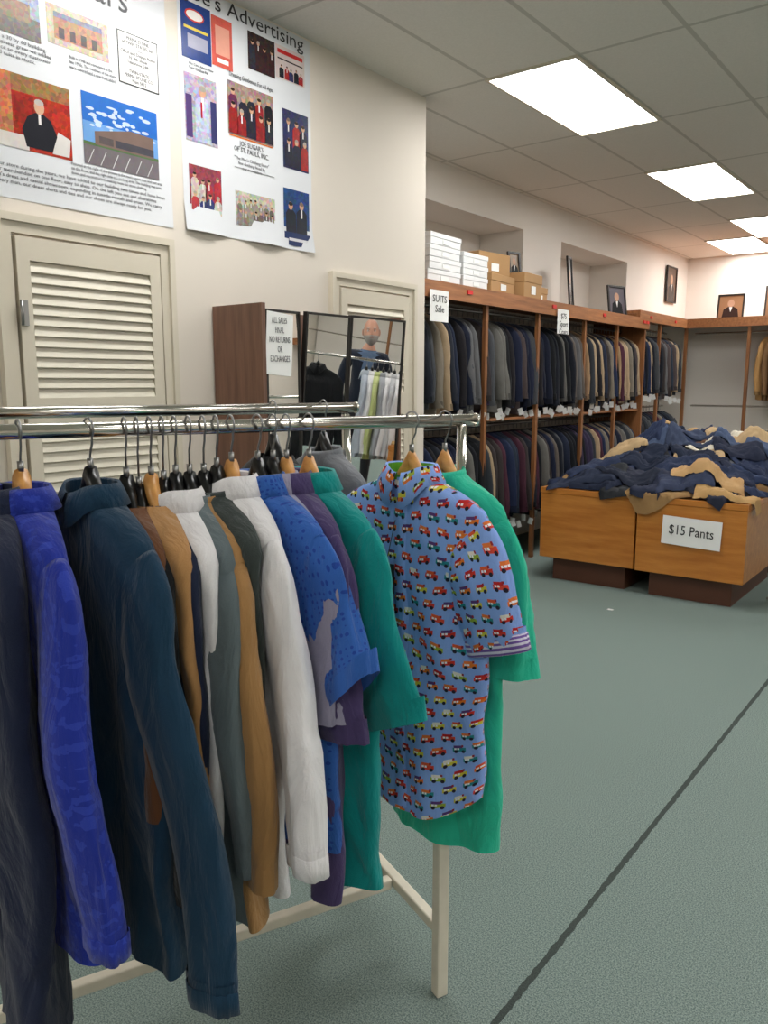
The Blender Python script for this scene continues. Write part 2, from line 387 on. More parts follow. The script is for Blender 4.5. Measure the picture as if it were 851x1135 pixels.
ph(2.59,2.785,2.743,3.046,(170,162,178)); people(B,2.635,2.735,2.75,3.04,1,[(176,182,200)]); quad(B,2.595,2.632,2.76,2.95,.0036,(80,60,110)); quad(B,2.745,2.782,2.76,2.95,.0036,(56,56,100)); quad(B,2.682,2.692,2.86,2.93,.007,(170,30,40))
ph(2.855,3.17,2.834,3.083,(150,130,120)); people(B,2.86,3.165,2.84,3.07,5,[(32,30,36),(44,44,54),(140,40,40),(96,50,76)],2)
ph(3.239,3.437,2.751,3.048,(50,54,90)); people(B,3.245,3.43,2.76,3.02,3,[(160,40,40),(36,36,54),(170,46,40),(40,44,90)],2)
ph(2.60,2.80,2.36,2.638,(140,60,74)); people(B,2.605,2.795,2.365,2.62,4,[(46,54,110),(190,180,170),(170,46,56),(60,60,70)],2)
ph(2.89,3.17,2.40,2.569,(190,180,168)); people(B,2.9,3.16,2.405,2.55,7,[(130,118,106),(108,98,90),(150,138,126)],2)
ph(3.235,3.437,2.35,2.646,(34,66,120)); people(B,3.25,3.42,2.42,2.62,2,[(26,30,44),(50,36,46)]); quad(B,3.235,3.437,2.35,2.42,.0065,(24,44,90)); quad(B,3.27,3.42,2.375,2.39,.007,(210,210,215))
quad(B,2.86,3.16,2.825,2.832,.0036,(220,120,60)); quad(B,2.89,3.17,2.68,2.684,.0036,(150,150,150))
B.build('pictures',[m_print],P2)
T(P2,'title',"Joe's Advertising",.095,2.615,3.375,m_ink,.80)
T(P2,'caption',"Dressing Gentlemen For All Ages",.03,2.87,3.105,m_ink,.3)
T(P2,'logo',"JOE SUGAR'S\nOF ST. PAULS, INC.",.034,3.01,2.79,m_ink,.24,'CENTER',.9)
T(P2,'small_print','"The Man\'s Clothing Store"\nfine clothing fitted by\nour own tailors',.022,3.01,2.72,m_inkg,.24,'CENTER')
T(P2,'small_print_b','We Care About How\nYour Clothes Fit!',.018,2.62,3.085,m_ink,.15)

# ---------------------------------------------------------------- mirror cabinet
MC=empty('three_panel_mirror_cabinet',(0,0,0))
B=MB()
B.box(-3.18,-2.83,2.71,2.735,.0,1.98); B.box(-3.18,-2.86,3.845,3.865,.0,1.98); B.box(-3.18,-3.165,2.735,3.845,0,1.98)
B.box(-3.165,-2.86,2.735,3.845,0,.08)
B.build('carcass',[m_cabinet],MC)
def mirror(name,y0,y1,z0,z1,tilt,x,yaw=0):
    e=empty(name,(x,(y0+y1)/2,(z0+z1)/2)); e.rotation_euler=(0,radians(tilt),radians(yaw)); e.parent=MC
    h=(z1-z0)/2; w=(y1-y0)/2
    B=MB(); B.box(-.004,.0,-w+.012,w-.012,-h+.012,h-.012); B.build('glass',[m_mirror],e)
    B=MB(); B.box(-.02,.006,-w,-w+.012,-h,h);B.box(-.02,.006,w-.012,w,-h,h);B.box(-.02,.006,-w+.012,w-.012,-h,-h+.012);B.box(-.02,.006,-w+.012,w-.012,h-.012,h);B.box(-.02,-.005,-w+.012,w-.012,-h+.012,h-.012)
    B.build('frame',[m_dark],e)
mirror('mirror_wing_a',2.745,2.985,.1,1.955,0,-2.845)
mirror('mirror_wing_b',3.0,3.345,.1,1.96,4.9,-2.89)
mirror('mirror_wing_c',3.35,3.84,.1,1.965,4.9,-2.89)
e=empty('returns_notice',(-2.835,0,0)); B=MB(); R=Matrix.Translation((0,2.83,1.80))@Matrix.Rotation(radians(-4),4,'X'); B.box(0,.002,-.09,.09,-.16,.14,mat=R); B.build('paper',[m_paper],e)
text('lettering','ALL SALES\nFINAL\nNO RETURNS\nOR\nEXCHANGES',.042,(.004,2.83,1.89),(pi/2,0,pi/2),m_inkg,e,'CENTER',.14,1.1,.0004)

# ---------------------------------------------------------------- garments
def interp(tab,z):
    for i in range(len(tab)-1):
        if tab[i][0]>=z>=tab[i+1][0]:
            t=(tab[i][0]-z)/(tab[i][0]-tab[i+1][0]+1e-9); return [a+(b_-a)*t for a,b_ in zip(tab[i][1:],tab[i+1][1:])]
    return list(tab[-1][1:])
def garment(B,X=Matrix.Identity(4),L=.8,W=1.0,th=.045,sleeve='long',slen=.6,sr=1.0,collar='shirt',hanger=2,seed=0,res=1.0,col=(1,1,1,1),
            mi=0,mcol=None,hc=-.125,fa=.012,placket=False,sy=0.0,spread=1.0,hem='flat',band=None,hook=3,xtra=None,bw=1.0):
    nr=max(10,int(40*res)); na=max(14,int(60*res))
    mcol=mi if mcol is None else mcol
    prof=[(0,.066,.044),(-.012,.088,.044),(-.03,.138,.042),(-.048,.178,.040),(-.066,.205,.039),(-.09,.219,.040),(-.14,.224,th*.95),(-.25,.226,th),(-L,.236*bw,th*1.05)]
    prof=[(a,b_*W,c_) for a,b_,c_ in prof]
    ph1,ph2=seed*1.7,seed*2.9
    def fold(x,z):
        am=min(1,max(0,(-z-.10)/.45)); a1=min(1,max(0,(-z-.07)/.25))
        f=am*fa*(1.1*sin(24*x+ph1+1.3*z)+.5*sin(51*x+ph2-2.2*z))
        f+=noise.noise(Vector((x*11+z*3,z*2.2,seed*3.1)))*.020*a1
        f+=(.5-abs(noise.noise(Vector((x*20+z*7,z*6,seed*5.7)))))*.014*a1
        return f
    def yf(x,z):
        w,T_=interp(prof,z); c_=min(1,(abs(x)/w))**(1/.85); s_=math.sqrt(max(0,1-c_*c_))
        return -T_*s_**.8+fold(x,z)
    zs=[0,-.006,-.012,-.02,-.03,-.039,-.048,-.057,-.066,-.078,-.09,-.11]+[-.11-(L-.11)*(k+1)/nr for k in range(nr)]
    if res<.6: zs=[0,-.02,-.048,-.08,-.12]+[-.12-(L-.12)*(k+1)/5 for k in range(5)]
    rings=[];uvs=[]
    for z in zs:
        w,T_=interp(prof,z); r=[];u=[]
        for k in range(na):
            a=2*pi*k/na; c_,s_=cos(a),sin(a)
            x=w*math.copysign(abs(c_)**.85,c_); y=T_*math.copysign(abs(s_)**.8,s_)
            x2=x+noise.noise(Vector((z*6,seed,c_)))*.012*min(1,max(0,-z/.2)) 
            fr=max(0,(-z-.5*L)/(.5*L))
            dz=0
            if hem=='tail': dz=fr*(.075*(abs(x)/w)**2.5)
            dz+=fr*.01*sin(9*x+seed)
            yy=y+fold(x,z)
            r.append(X@Vector((x2,yy,hc+z+dz))); u.append((x+(.4 if s_>0 else 0),z))
        rings.append(r);uvs.append(u)
    B.strip(rings,mi,True,uvs,col)
    if sleeve:
        ns=max(6,int(30*res)); nn=max(8,int(32*res))
        for sd in (1,-1):
            if sleeve=='short':
                path=[(.150,-.126,.080,.026),(.184,-.170,.082,.030),(.206,-.235,.080,.032),(.216+.02*spread,-.15-slen*.62,.078,.032),(.222+.035*spread,-.08-slen,.080,.030)]
            else:
                path=[(.150,-.126,.080,.028),(.184,-.172,.080,.031),(.206,-.265,.070,.034),(.216+.03*spread,-.42,.060,.033),(.224+.055*spread,-.12-slen*.72,.052,.030),(.228+.068*spread,-.12-slen*.92,.046,.027),(.23+.07*spread,-.12-slen,.050,.026)]
            pts=[Vector((p[0]*W*sd,0,p[1])) for p in path]
            rings=[];uvs=[]
            n_=len(path)-1; acc=0; prev=None
            def rad(a,acc,am):
                ca,sa=cos(a),sin(a)
                return 1+am*(.30*noise.noise(Vector((ca*1.3,sa*1.3+acc*2.5,seed*2+sd)))+.26*(.4-abs(noise.noise(Vector((ca*2.2+acc*3,sa*2.2+acc*8,seed*3+sd))))))
            for k in range(ns+1):
                t=k/ns*n_; i=min(int(t),n_-1); f=t-i
                p0,p1,p2,p3=pts[max(i-1,0)],pts[i],pts[i+1],pts[min(i+2,n_)]
                P=.5*((2*p1)+(-p0+p2)*f+(2*p0-5*p1+4*p2-p3)*f*f+(-p0+3*p1-3*p2+p3)*f**3)
                D=(.5*((-p0+p2)+2*(2*p0-5*p1+4*p2-p3)*f+3*(-p0+3*p1-3*p2+p3)*f*f)).normalized()
                a_=(path[i][2]*(1-f)+path[i+1][2]*f)*sr; b_=(path[i][3]*(1-f)+path[i+1][3]*f)
                q=Vector((-D.z*1.0,0,D.x))
                if prev: acc+=(P-prev).length
                prev=P.copy(); r=[];u=[]
                am=min(1,k/ns*2.5)
                P=P+Vector((0,sy*(k/ns)**1.3+am*.012*sin(acc*9+seed),0))
                for j in range(nn):
                    a=2*pi*j/nn; dd=rad(a,acc,am)
                    v=P+q*(cos(a)*a_*dd)+Vector((0,1,0))*(sin(a)*b_*dd)
                    r.append(X@(v+Vector((0,0,hc)))); u.append((cos(a)*a_*1.2+.11*sd,-acc+(.3 if sd>0 else .7)))
                rings.append(r);uvs.append(u)
            ids=B.strip(rings,mi,True,uvs,col)
            if band is not None and res>.6:
                cen=P+Vector((0,0,hc)); rr=[]
                for off,sc in ((-.036,1.03),(-.034,1.07),(-.017,1.07),(.004,1.06),(.006,.96)):
                    rr.append([X@(cen+D*off+q*(cos(2*pi*j/nn)*a_*sc*rad(2*pi*j/nn,acc,am))+Vector((0,1,0))*(sin(2*pi*j/nn)*b_*sc*rad(2*pi*j/nn,acc,am))) for j in range(nn)])
                B.strip(rr,band,True,[[(j/nn*.3,-o*.018) for j in range(nn)] for o in range(5)],col)
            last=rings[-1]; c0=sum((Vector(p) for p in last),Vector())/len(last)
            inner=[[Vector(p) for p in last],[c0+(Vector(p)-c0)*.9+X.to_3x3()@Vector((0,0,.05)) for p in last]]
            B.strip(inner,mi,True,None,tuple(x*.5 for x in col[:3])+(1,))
    if res<.6: return yf
    def ringpt(ph_,rx,ry,z): return X@Vector((rx*sin(ph_),-ry*cos(ph_),hc+z))
    if collar in('shirt','polo'):
        g_=.10; n=30; rs=[[] for _ in range(6)]
        drop=.056 if collar=='shirt' else .040
        for k in range(n+1):
            ph_=g_+(2*pi-2*g_)*k/n; fr=math.exp(-((min(ph_,2*pi-ph_)-g_)/.55)**2)
            rs[0].append(ringpt(ph_,.066*W,.046,-.006)); rs[1].append(ringpt(ph_,.062*W,.044,.026-.016*fr))
            rs[2].append(ringpt(ph_,.065*W+.003,.048,.029-.018*fr))
            rs[3].append(ringpt(ph_,(.075+.012*fr)*W,.055+.002*fr,.014-.022*fr)); rs[4].append(ringpt(ph_,(.090+.030*fr)*W,.064+.002*fr,-.012-drop*fr))
            rs[5].append(ringpt(ph_,(.088+.028*fr)*W,.060+.002*fr,-.013-drop*fr))
        U=[[(k*.015,v_+.3) for k in range(n+1)] for v_ in (0,.03,.034,.05,.10,.102)]
        B.strip(rs[0:2],mcol,False,U[0:2],col); B.strip(rs[1:],mi,False,U[1:],col)
        B.strip([[ringpt(2*pi*k/20,.058*W,.040,.004) for k in range(20)],[ringpt(2*pi*k/20,.030*W,.016,-.03) for k in range(20)]],mcol,True,None,col)
    elif collar=='band':
        n=28
        rr=[[ringpt(2*pi*k/n,a*W,b_,z-.012*(cos(2*pi*k/n)+1)*.5) for k in range(n)] for a,b_,z in ((.068,.048,-.008),(.066,.05,.008),(.060,.046,.018),(.056,.042,.012),(.056,.042,-.02))]
        B.strip(rr,mcol,True,None,col)
    if placket:
        zs_=[-.01-(L-.02)*k/50 for k in range(51)]
        rows=[];U=[]
        for z in zs_:
            fr=max(0,(-z-.5*L)/(.5*L)); dz=fr*.01*sin(seed)
            rows.append([X@Vector((x,yf(x,z)-o,hc+z+dz)) for x,o in ((-.018,0),(-.0165,.0035),(.0165,.0035),(.018,0))]); U.append([(x,z) for x in (-.018,-.016,.016,.018)])
        B.strip(rows,mi,False,U,col)
        if xtra is not None:
            k=0; z=-.05
            while z>-L+.06:
                c0=Vector((0,yf(0,z)-.006,hc+z)); n=10
                i=[B.add(X@(c0+Vector((.0055*cos(2*pi*j/n),0,.0055*sin(2*pi*j/n)))),(0,0)) for j in range(n)]; B.face(i,xtra,False)
                z-=.088
    if hanger is not None:
        pts=[];rr=[]
        for k in range(-12,13):
            q=abs(k)/12; x=k/12*.155*W; pts.append((x,0,hc+.043-.125*q**.62)); rr.append(.009+.009*(1-q)**2)
        BB=[X@Vector(p) for p in pts]; B.tube(BB,rr,8,hanger,.9)
        B.tube([X@Vector((0,0,hc+.05)),X@Vector((0,0,hc+.072))],.006,8,hook)
        top=[(0,0,hc+.06),(.002,0,-.045),(.012,0,-.026)]
        for k in range(0,11):
            a=radians(-50+k*24); top.append((.0205*cos(a)+.0,0,.0205*sin(a)+.002))
        B.tube([X@Vector(p) for p in top],.0022,6,hook,up=(X.to_3x3()@Vector((0,1,0))))
    return yf
# rack
RA=radians(-23.56); RO=Vector((-1.033,1.577,0)); RZ=1.514
def rackpt(s,back=0,z=RZ):
    d=Vector((.3998,.9169,0)); n=Vector((-.9169,.3998,0)); p=RO+d*s+n*back; p.z=z; return p
CR=empty('clothes_rack',RO,RA)
B=MB()
B.tube([(0,.08,RZ),(0,-2.2,RZ)],.0145,16,0); B.tube([(-.479,.0,RZ+.018),(-.479,-2.2,RZ+.018)],.0145,16,0)
for x,e_ in ((0,.08),(-.479,.0)): B.tube([(x,e_,RZ+(.018 if x else 0)),(x,e_+.006,RZ+(.018 if x else 0))],.016,16,0)
B.tube([(0,.045,RZ-.01),(0,.035,1.1)],.0125,12,0); B.tube([(-.479,-.03,RZ),(-.479,-.02,1.1)],.0125,12,0)
B.build('rods',[m_chrome],CR)
B=MB(); h=.0165
def sq(x0,x1,y0,y1,z0,z1): B.box(x0,x1,y0,y1,z0,z1)
for x in (0,-.479):
    for yy in (0,-2.1): sq(x-h,x+h,yy-h,yy+h,0.0,1.12)
for yy in (0,-2.1): sq(-.479+h,-h,yy-h*.9,yy+h*.9,.175,.205)
sq(-.255,-.225,-2.1+h,-h,.172,.202)
o=B.build('frame',[m_cream],CR); md=o.modifiers.new('b','BEVEL'); md.width=.004; md.segments=2
F={}
def fab(n,c,c2=None,pat=None):
    if n not in F: F[n]=fabric(n,c,c2,pat)
    return F[n]
navy=fab('navy_knit',(24,56,80)); royal=fab('royal_print',(32,50,150),(44,64,168),'splat'); dnavy=fab('dark_navy',(30,38,62))
brown=fab('brown_wool',(104,66,40)); black=fab('black_wool',(24,25,28)); tan=fab('tan_wool',(176,132,84)); white=fab('white_cotton',(228,226,228))
ggreen=fab('grey_green',(96,108,112)); camel=fab('camel_knit',(164,124,78)); dgreen=fab('dark_green_wool',(52,60,58)); denim=fab('denim_dot_print',(50,98,178),(34,68,152),'dots')
lav=fab('lavender',(150,146,168)); purple=fab('purple_knit',(74,62,104)); teal=fab('teal_pique',(8,140,138)); green=fab('mint_green_jersey',(44,190,156)); lime=fab('lime_cotton',(110,190,60))
stripes=fab('stripe_cuff',(120,90,170),(220,215,235),'stripe'); greyk=fab('grey_knit',(120,122,128))
H_W,H_B=m_woodH,m_blackp
def hang(name,s,mat,yaw=0,back=0,hanger='w',mcol=None,band=None,**k):
    B=MB(); mats=[mat,mcol or mat,H_W if hanger=='w' else H_B,m_steel,m_dark,band or mat]
    if mcol: k['mcol']=1
    if band: k['band']=5
    yf=garment(B,hanger=2,hook=3,xtra=4,**k)
    z=RZ+(.018 if back else 0)
    o=B.build(name,mats,None,rackpt(s,back,z),RA+radians(yaw))
    return o,yf
hang('sleeveless_shirt',-.972,dnavy,2,hanger='b',L=1.04,sleeve=None,placket=True,seed=1,W=.92,bw=1.1)
hang('dress_shirt',-.920,royal,8,hanger='w',L=.80,slen=.60,placket=True,seed=2,th=.042,spread=1.1,band=royal,sr=1.15)
hang('quarter_zip_sweater',-.80,navy,16,hanger='b',L=.88,slen=.73,collar='polo',seed=3,th=.045,sr=1.08,spread=1.9,band=navy)
hang('suit_vest',-.735,brown,2,hanger='b',L=.55,sleeve=None,collar=None,hc=-.145,seed=4,th=.03,W=.95)
hang('suit_vest',-.712,black,-2,hanger='b',L=.72,sleeve=None,collar=None,hc=-.165,seed=5,th=.03,W=.98)
hang('wool_vest',-.688,tan,1,hanger='w',L=.62,sleeve=None,collar=None,hc=-.145,seed=6,th=.03)
hang('wool_vest',-.664,dnavy,-2,hanger='b',L=.82,sleeve=None,collar='band',hc=-.155,seed=7,th=.03)
hang('sleeveless_shirt',-.640,white,0,hanger='b',L=.80,sleeve=None,collar='polo',hc=-.145,seed=8,th=.03,W=1.02)
hang('cardigan',-.612,ggreen,2,hanger='b',L=.80,slen=.56,collar='band',hc=-.145,seed=9,th=.032,sr=.85,spread=.2)
hang('cardigan',-.583,camel,0,hanger='b',L=.82,slen=.58,collar='band',hc=-.145,seed=10,th=.034,sr=.95,spread=.5,placket=True)
hang('wool_vest',-.556,dgreen,-1,hanger='b',L=.50,sleeve=None,collar='band',hc=-.135,seed=11,th=.03,W=1.05)
hang('dress_shirt',-.525,white,3,hanger='w',L=.80,slen=.54,seed=12,th=.034,placket=True,spread=1.7,band=white,sr=1.05)
hang('printed_camp_shirt',-.468,denim,12,hanger='b',L=.74,sleeve='short',slen=.29,seed=13,th=.036,placket=True,spread=2.2,sr=1.1,W=1.02)
hang('polo_shirt',-.434,lav,4,hanger='b',L=.76,sleeve='short',slen=.36,collar='polo',seed=14,th=.03,spread=.2,W=.92)
hang('polo_shirt',-.404,purple,4,hanger='w',L=.84,sleeve='short',slen=.40,collar='polo',seed=15,th=.04,spread=.6,W=.98)
hang('polo_shirt',-.352,teal,10,hanger='w',L=.84,sleeve='short',slen=.38,collar='polo',seed=16,th=.040,sr=1.12,spread=1.9)
o,yf=hang('van_print_shirt',-.095,m_vans,21,hanger='w',mcol=lime,band=stripes,L=.81,sleeve='short',slen=.295,seed=17,th=.042,placket=True,spread=.4,hem='tail',fa=.009,W=.98,bw=.88)
B=MB(); ty=yf(-.035,-.24)-.012; R=Matrix.Translation((-.035,ty,-.125-.24)); B.box(-.024,.024,-.001,.001,-.035,.035,mat=R); B.box(-.018,.018,-.001,.001,-.095,-.04,mat=R); B.tube([(-.035,ty,-.33),(-.01,yf(0,-.1)-.006,-.225)],.001,5)
B.build('price_tag',[m_dark],o)
hang('long_tee_shirt',-.004,green,20,hanger='w',L=.92,sleeve='short',slen=.38,collar='band',seed=18,th=.034,sr=.85,spread=.3,W=.80,bw=.9)
hang('sweater',-.10,greyk,6,back=.479,hanger='b',L=.62,slen=.55,seed=19,collar='band')
hang('suit_vest',-.25,black,6,back=.479,hanger='b',L=.5,sleeve=None,collar=None,seed=20)

# ---------------------------------------------------------------- suit shelving
ZS=2.33
U=empty('suit_shelving_unit')
B=MB()
B.box(XF+.01,-3.335,YC+.02,9.25,ZS-.035,ZS); B.box(-3.335,-3.30,YC+.02,9.25,ZS-.12,ZS)
B.box(XF+.013,-3.37,YC+.06,9.2,1.29,1.31)
B.build('shelves',[m_dwood],U)
B=MB()
for y in (4.65,5.67,6.58,7.58,8.42): B.box(-3.37,-3.337,y-.02,y+.02,0.0,ZS-.036)
B.box(XF+.01,-3.336,9.21,9.249,0,ZS-.036)
B.build('posts',[m_vwood],U)
B=MB()
for z in (2.20,1.235): B.tube([(-3.62,4.63,z),(-3.62,9.2,z)],.014,10)
B.build('rods',[m_steel],U)
boxobj('back_panel',(XF+.001,XF+.012,4.63,9.20,.08,ZS-.04),m_farwall,U)
suitc=[(24,28,38),(30,38,58),(20,22,28),(48,52,58),(72,74,78),(32,42,70),(26,32,54),(92,92,94),(54,48,48),(22,26,36),(38,48,62),(74,64,64),(32,30,34),(22,28,46),(100,98,94),(36,40,50),(26,28,32)]
suitb=[(148,120,90),(114,90,70),(164,142,114),(98,90,84),(70,36,50),(54,46,70),(120,112,100)]
def suitrow(name,x,y0,y1,z,n,L=.78,brownfrom=.6,W=.98,ang=0,pb=.5):
    B=MB()
    for i in range(n):
        t=i/(n-1); y=y0+(y1-y0)*t
        c=rnd.choice(suitb) if (rnd.random()<(.09+(pb if brownfrom<t<.95 else 0))) else rnd.choice(suitc)
        X=Matrix.Translation((x,y+rnd.uniform(-.01,.01),z))@Matrix.Rotation(radians(rnd.uniform(-8,8)+ang),4,'Z')
        garment(B,X,L=L+rnd.uniform(-.06,.03),W=W*rnd.uniform(.98,1.08),th=.034,slen=.58+rnd.uniform(-.04,.04),sr=1.0,collar=None,hanger=None,seed=i*1.3+z,res=.4,col=lin(c),fa=.004,spread=.4,hc=-.07)
        if rnd.random()<.8:
            R=X@Matrix.Translation((.262,-.045,-.845+rnd.uniform(-.05,.03)))@Matrix.Rotation(rnd.uniform(-.5,.5),4,'Y')
            B.box(-.022,.022,-.002,.0,-.030,.030,1,mat=R)
        B.tube([X@Vector((0,0,-.05)),X@Vector((0,0,.02))],.003,5,2)
    return B.build(name,[m_v,m_paper,m_steel])
suitrow('suit_jackets_upper_rail',-3.62,4.76,9.13,2.20,54,brownfrom=.66)
suitrow('suit_jackets_lower_rail',-3.62,4.76,9.13,1.235,54,brownfrom=.3,pb=.22)
Z2=2.44; X2=-3.42; YU=11.0
U2=empty('corner_shelving_unit')
B=MB(); B.box(XF+.01,X2-.035,9.27,YB-.01,Z2-.035,Z2); B.box(X2-.035,X2,9.27,YU,Z2-.12,Z2)
B.box(X2-.035,XR-.02,YU+.035,YB-.01,Z2-.035,Z2); B.box(X2,XR-.02,YU,YU+.035,Z2-.12,Z2); B.build('shelves',[m_dwood],U2)
B=MB(); B.box(XF+.01,X2-.036,9.27,9.31,0,Z2-.036)
for x in (-3.44,-2.65,-1.4,0,1.4,2.8): B.box(x-.02,x+.02,YU+.036,YU+.07,0.0,Z2-.036)
for y in (10.1,): B.box(X2-.07,X2-.036,y-.02,y+.02,0,Z2-.036)
B.build('posts',[m_vwood],U2)
B=MB(); 
for z in (2.26,1.30): 
    B.tube([(-3.68,9.3,z),(-3.68,10.97,z)],.013,8); B.tube([(-3.4,YU+.3,z),(XR-.1,YU+.3,z)],.013,8)
B.build('rods',[m_chrome],U2)
boxobj('back_panel',(-3.95,XR-.02,YU+.62,YU+.64,.0,Z2-.04),m_farwall,U2)
suitrow('suit_jackets_corner_upper_rail',-3.68,9.4,10.9,2.26,15,brownfrom=.9,W=.8)
suitrow('suit_jackets_corner_lower_rail',-3.68,9.4,10.9,1.30,15,brownfrom=.3,W=.8)
B=MB()
for i in range(10):
    X=Matrix.Translation((-2.46+i*.08,YU+.3,2.26))@Matrix.Rotation(radians(70+rnd.uniform(-8,8)),4,'Z')
    garment(B,X,L=.8,th=.04,slen=.62,collar=None,hanger=None,seed=i+80,res=.4,col=lin(rnd.choice([(170,130,82),(150,112,70),(120,90,60)])),hc=-.07,spread=0)
B.build('sport_coats_back_rail',[m_v])

# ---------------------------------------------------------------- things on shelves
def cbox(name,x,y,z,sx,sy,sz,mat,rz=0,lid=True):
    e=empty(name,(x,y,z),rz); B=MB(); B.box(-sx/2,sx/2,-sy/2,sy/2,0,sz)
    o=B.build('body',[mat],e); md=o.modifiers.new('b','BEVEL'); md.width=.004
    if lid: 
        B=MB(); B.box(-sx/2-.004,sx/2+.004,-sy/2-.004,sy/2+.004,sz*.62,sz+.004); o=B.build('lid',[mat],e); md=o.modifiers.new('b','BEVEL'); md.width=.003
    B=MB(); B.box(sx/2+.004,sx/2+.006,-sy*.12,sy*.12,sz*.15,sz*.5); B.build('label',[m_paper],e)
for i in range(4): cbox('shirt_box',-3.52,5.05+.01*(i%2),ZS+.002+i*.085,.36,.42,.078,m_wbox,rnd.uniform(-.04,.04))
for i in range(3): cbox('shirt_box',-3.50,5.47,ZS+.002+i*.085,.34,.36,.078,m_wbox,rnd.uniform(-.05,.05))
cbox('cardboard_box',-3.52,5.92,ZS+.002,.34,.46,.14,m_card,.1); cbox('cardboard_box',-3.55,5.90,ZS+.152,.30,.42,.17,m_card,-.12,False)
cbox('cardboard_box',-3.48,6.42,ZS+.002,.30,.36,.20,m_card,.05); cbox('cardboard_box',-3.60,6.85,ZS+.002,.25,.30,.14,m_card,.05)
def frame(name,loc,rz,w,h,c1,c2,lean=0,fr=m_dark,t=.02):
    e=empty(name,loc,rz); e.rotation_euler=(radians(lean),0,rz)
    B=MB(); B.box(-w/2+t,w/2-t,-.008,.0,t,h-t,1); 
    B.box(-w/2,-w/2+t,-.02,.0,0,h,0);B.box(w/2-t,w/2,-.02,0,0,h,0);B.box(-w/2+t,w/2-t,-.02,0,0,t,0);B.box(-w/2+t,w/2-t,-.02,0,h-t,h,0)
    B.build('frame',[fr,plain(name+'_mat',c1,.3)],e)
    B=MB()
    y=-.0095
    P=[(-w*.32,t+.005),(w*.32,t+.005),(w*.26,h*.42),(w*.08,h*.52),(-w*.08,h*.52),(-w*.26,h*.42)]
    B.face([B.add((a,y,b_),(0,0),lin(c2)) for a,b_ in P],0,False)
    n=14; B.face([B.add((w*.13*cos(2*pi*k/n),y-.0006,h*.64+h*.14*sin(2*pi*k/n)),(0,0),lin((190,150,125))) for k in range(n)],0,False)
    B.face([B.add((a,y-.0008,b_),(0,0),lin((225,222,218))) for a,b_ in ((0,h*.3),(w*.06,h*.5),(-w*.06,h*.5))],0,False)
    B.build('portrait',[m_print],e)
frame('photo_stand',(-3.62,6.62,ZS+.205+.0),pi/2-.3,.15,.24,(150,130,110),(40,36,36),-8)
frame('framed_photo',(-3.50,8.78,ZS+.002),pi/2-.3,.30,.34,(90,84,92),(26,28,34),-8)
frame('framed_photo',(XF+.022,11.85,2.75),pi/2,.42,.5,(84,60,44),(50,40,36),0)
frame('framed_photo',(-3.02,YU+.5,Z2+.002),0,.34,.34,(150,110,80),(60,44,40),-8)
frame('framed_photo',(-2.42,YU+.5,Z2+.002),0,.36,.42,(150,110,80),(60,44,40),-8)
frame('framed_poster',(-3.66,7.92,ZS+.002),pi/2+.2,.18,.56,(52,48,46),(30,28,28),-5)
def sign(name,loc,rot,w,h,body,sz,tilt=0,sp=1.0,dz=.12):
    e=empty(name,loc); e.rotation_euler=rot
    B=MB(); rows=[[(-w/2+w*i/6,-.001-.004*sin(i/6*pi+tilt)**2,-h/2+h*k/6) for k in range(7)] for i in range(7)]
    B.strip(rows,0,False); B.build('paper',[m_paper],e)
    text('lettering',body,sz,(0,-.0065,h*dz),(pi/2,0,0),m_ink,e,'CENTER',w*.75,sp,.0005)
sign('suits_sign',(-3.285,4.90,2.15),(0,0,pi/2),.24,.22,'SUITS\nSale',.07)
sign('sale_sign',(-3.285,6.95,2.16),(0,0,pi/2),.24,.22,'$75\nSport\nCoats',.07)
B=MB()
for y in (6.75,7.9,9.05,9.15,5.3): B.box(-3.298,-3.290,y,y+.07,2.27,2.30)
for y in (9.6,10.5): B.box(X2+.001,X2+.008,y,y+.06,2.36,2.39)
B.build('red_size_clips',[m_red])

# ---------------------------------------------------------------- display tables
def ptable(x0,x1,y0,y1):
    e=empty('wooden_display_table',((x0+x1)/2,(y0+y1)/2,0)); hx,hy=(x1-x0)/2,(y1-y0)/2
    B=MB(); B.box(-hx+.09,hx-.09,-hy+.08,hy-.08,0,.2); B.build('plinth',[m_plinth],e)
    B=MB(); B.box(-hx,hx,-hy,hy,.19,.72); o=B.build('carcass',[m_table],e); md=o.modifiers.new('b','BEVEL'); md.width=.004
    B=MB(); t=.018
    B.box(-hx-.003,hx+.003,-hy-.004,-hy+t,.722,.765);B.box(-hx-.003,hx+.003,hy-t,hy+.004,.722,.765);B.box(-hx-.003,-hx+t,-hy+t,hy-t,.722,.765);B.box(hx-t,hx+.003,-hy+t,hy-t,.722,.765)
    B.build('top_rim',[m_table],e)
ptable(-2.92,-2.13,5.88,7.15); ptable(-2.11,-1.33,5.86,7.15); ptable(-2.92,-2.13,7.17,8.4); ptable(-2.11,-1.33,7.17,8.4)
pdark=[(36,46,72),(46,58,88),(28,36,56),(44,46,50),(30,30,34),(58,68,92),(40,44,60),(70,84,112),(34,40,60),(30,38,58),(84,86,92)]
plight=[(180,146,100),(192,164,124),(214,200,172),(222,214,196),(108,82,56),(130,98,64),(96,66,50),(150,118,78)]
HX0,HY0,HS=-3.05,5.75,.02; HNX,HNY=90,140
def dome(x,y):
    return .80+(.16+.24*min(1,max(0,(y-6.0)/1.3)))*(max(0,1-abs((x+2.12)/.82)**4)*max(0,1-abs((y-7.15)/1.30)**6))**.5
H=[[.767 for j in range(HNY)] for i in range(HNX)]
def hget(x,y):
    i=min(max(int(round((x-HX0)/HS)),2),HNX-3); j=min(max(int(round((y-HY0)/HS)),2),HNY-3)
    return (H[i][j]*2+H[i-1][j]+H[i+1][j]+H[i][j-1]+H[i][j+1]+H[i-2][j]+H[i+2][j]+H[i][j-2]+H[i][j+2])/10
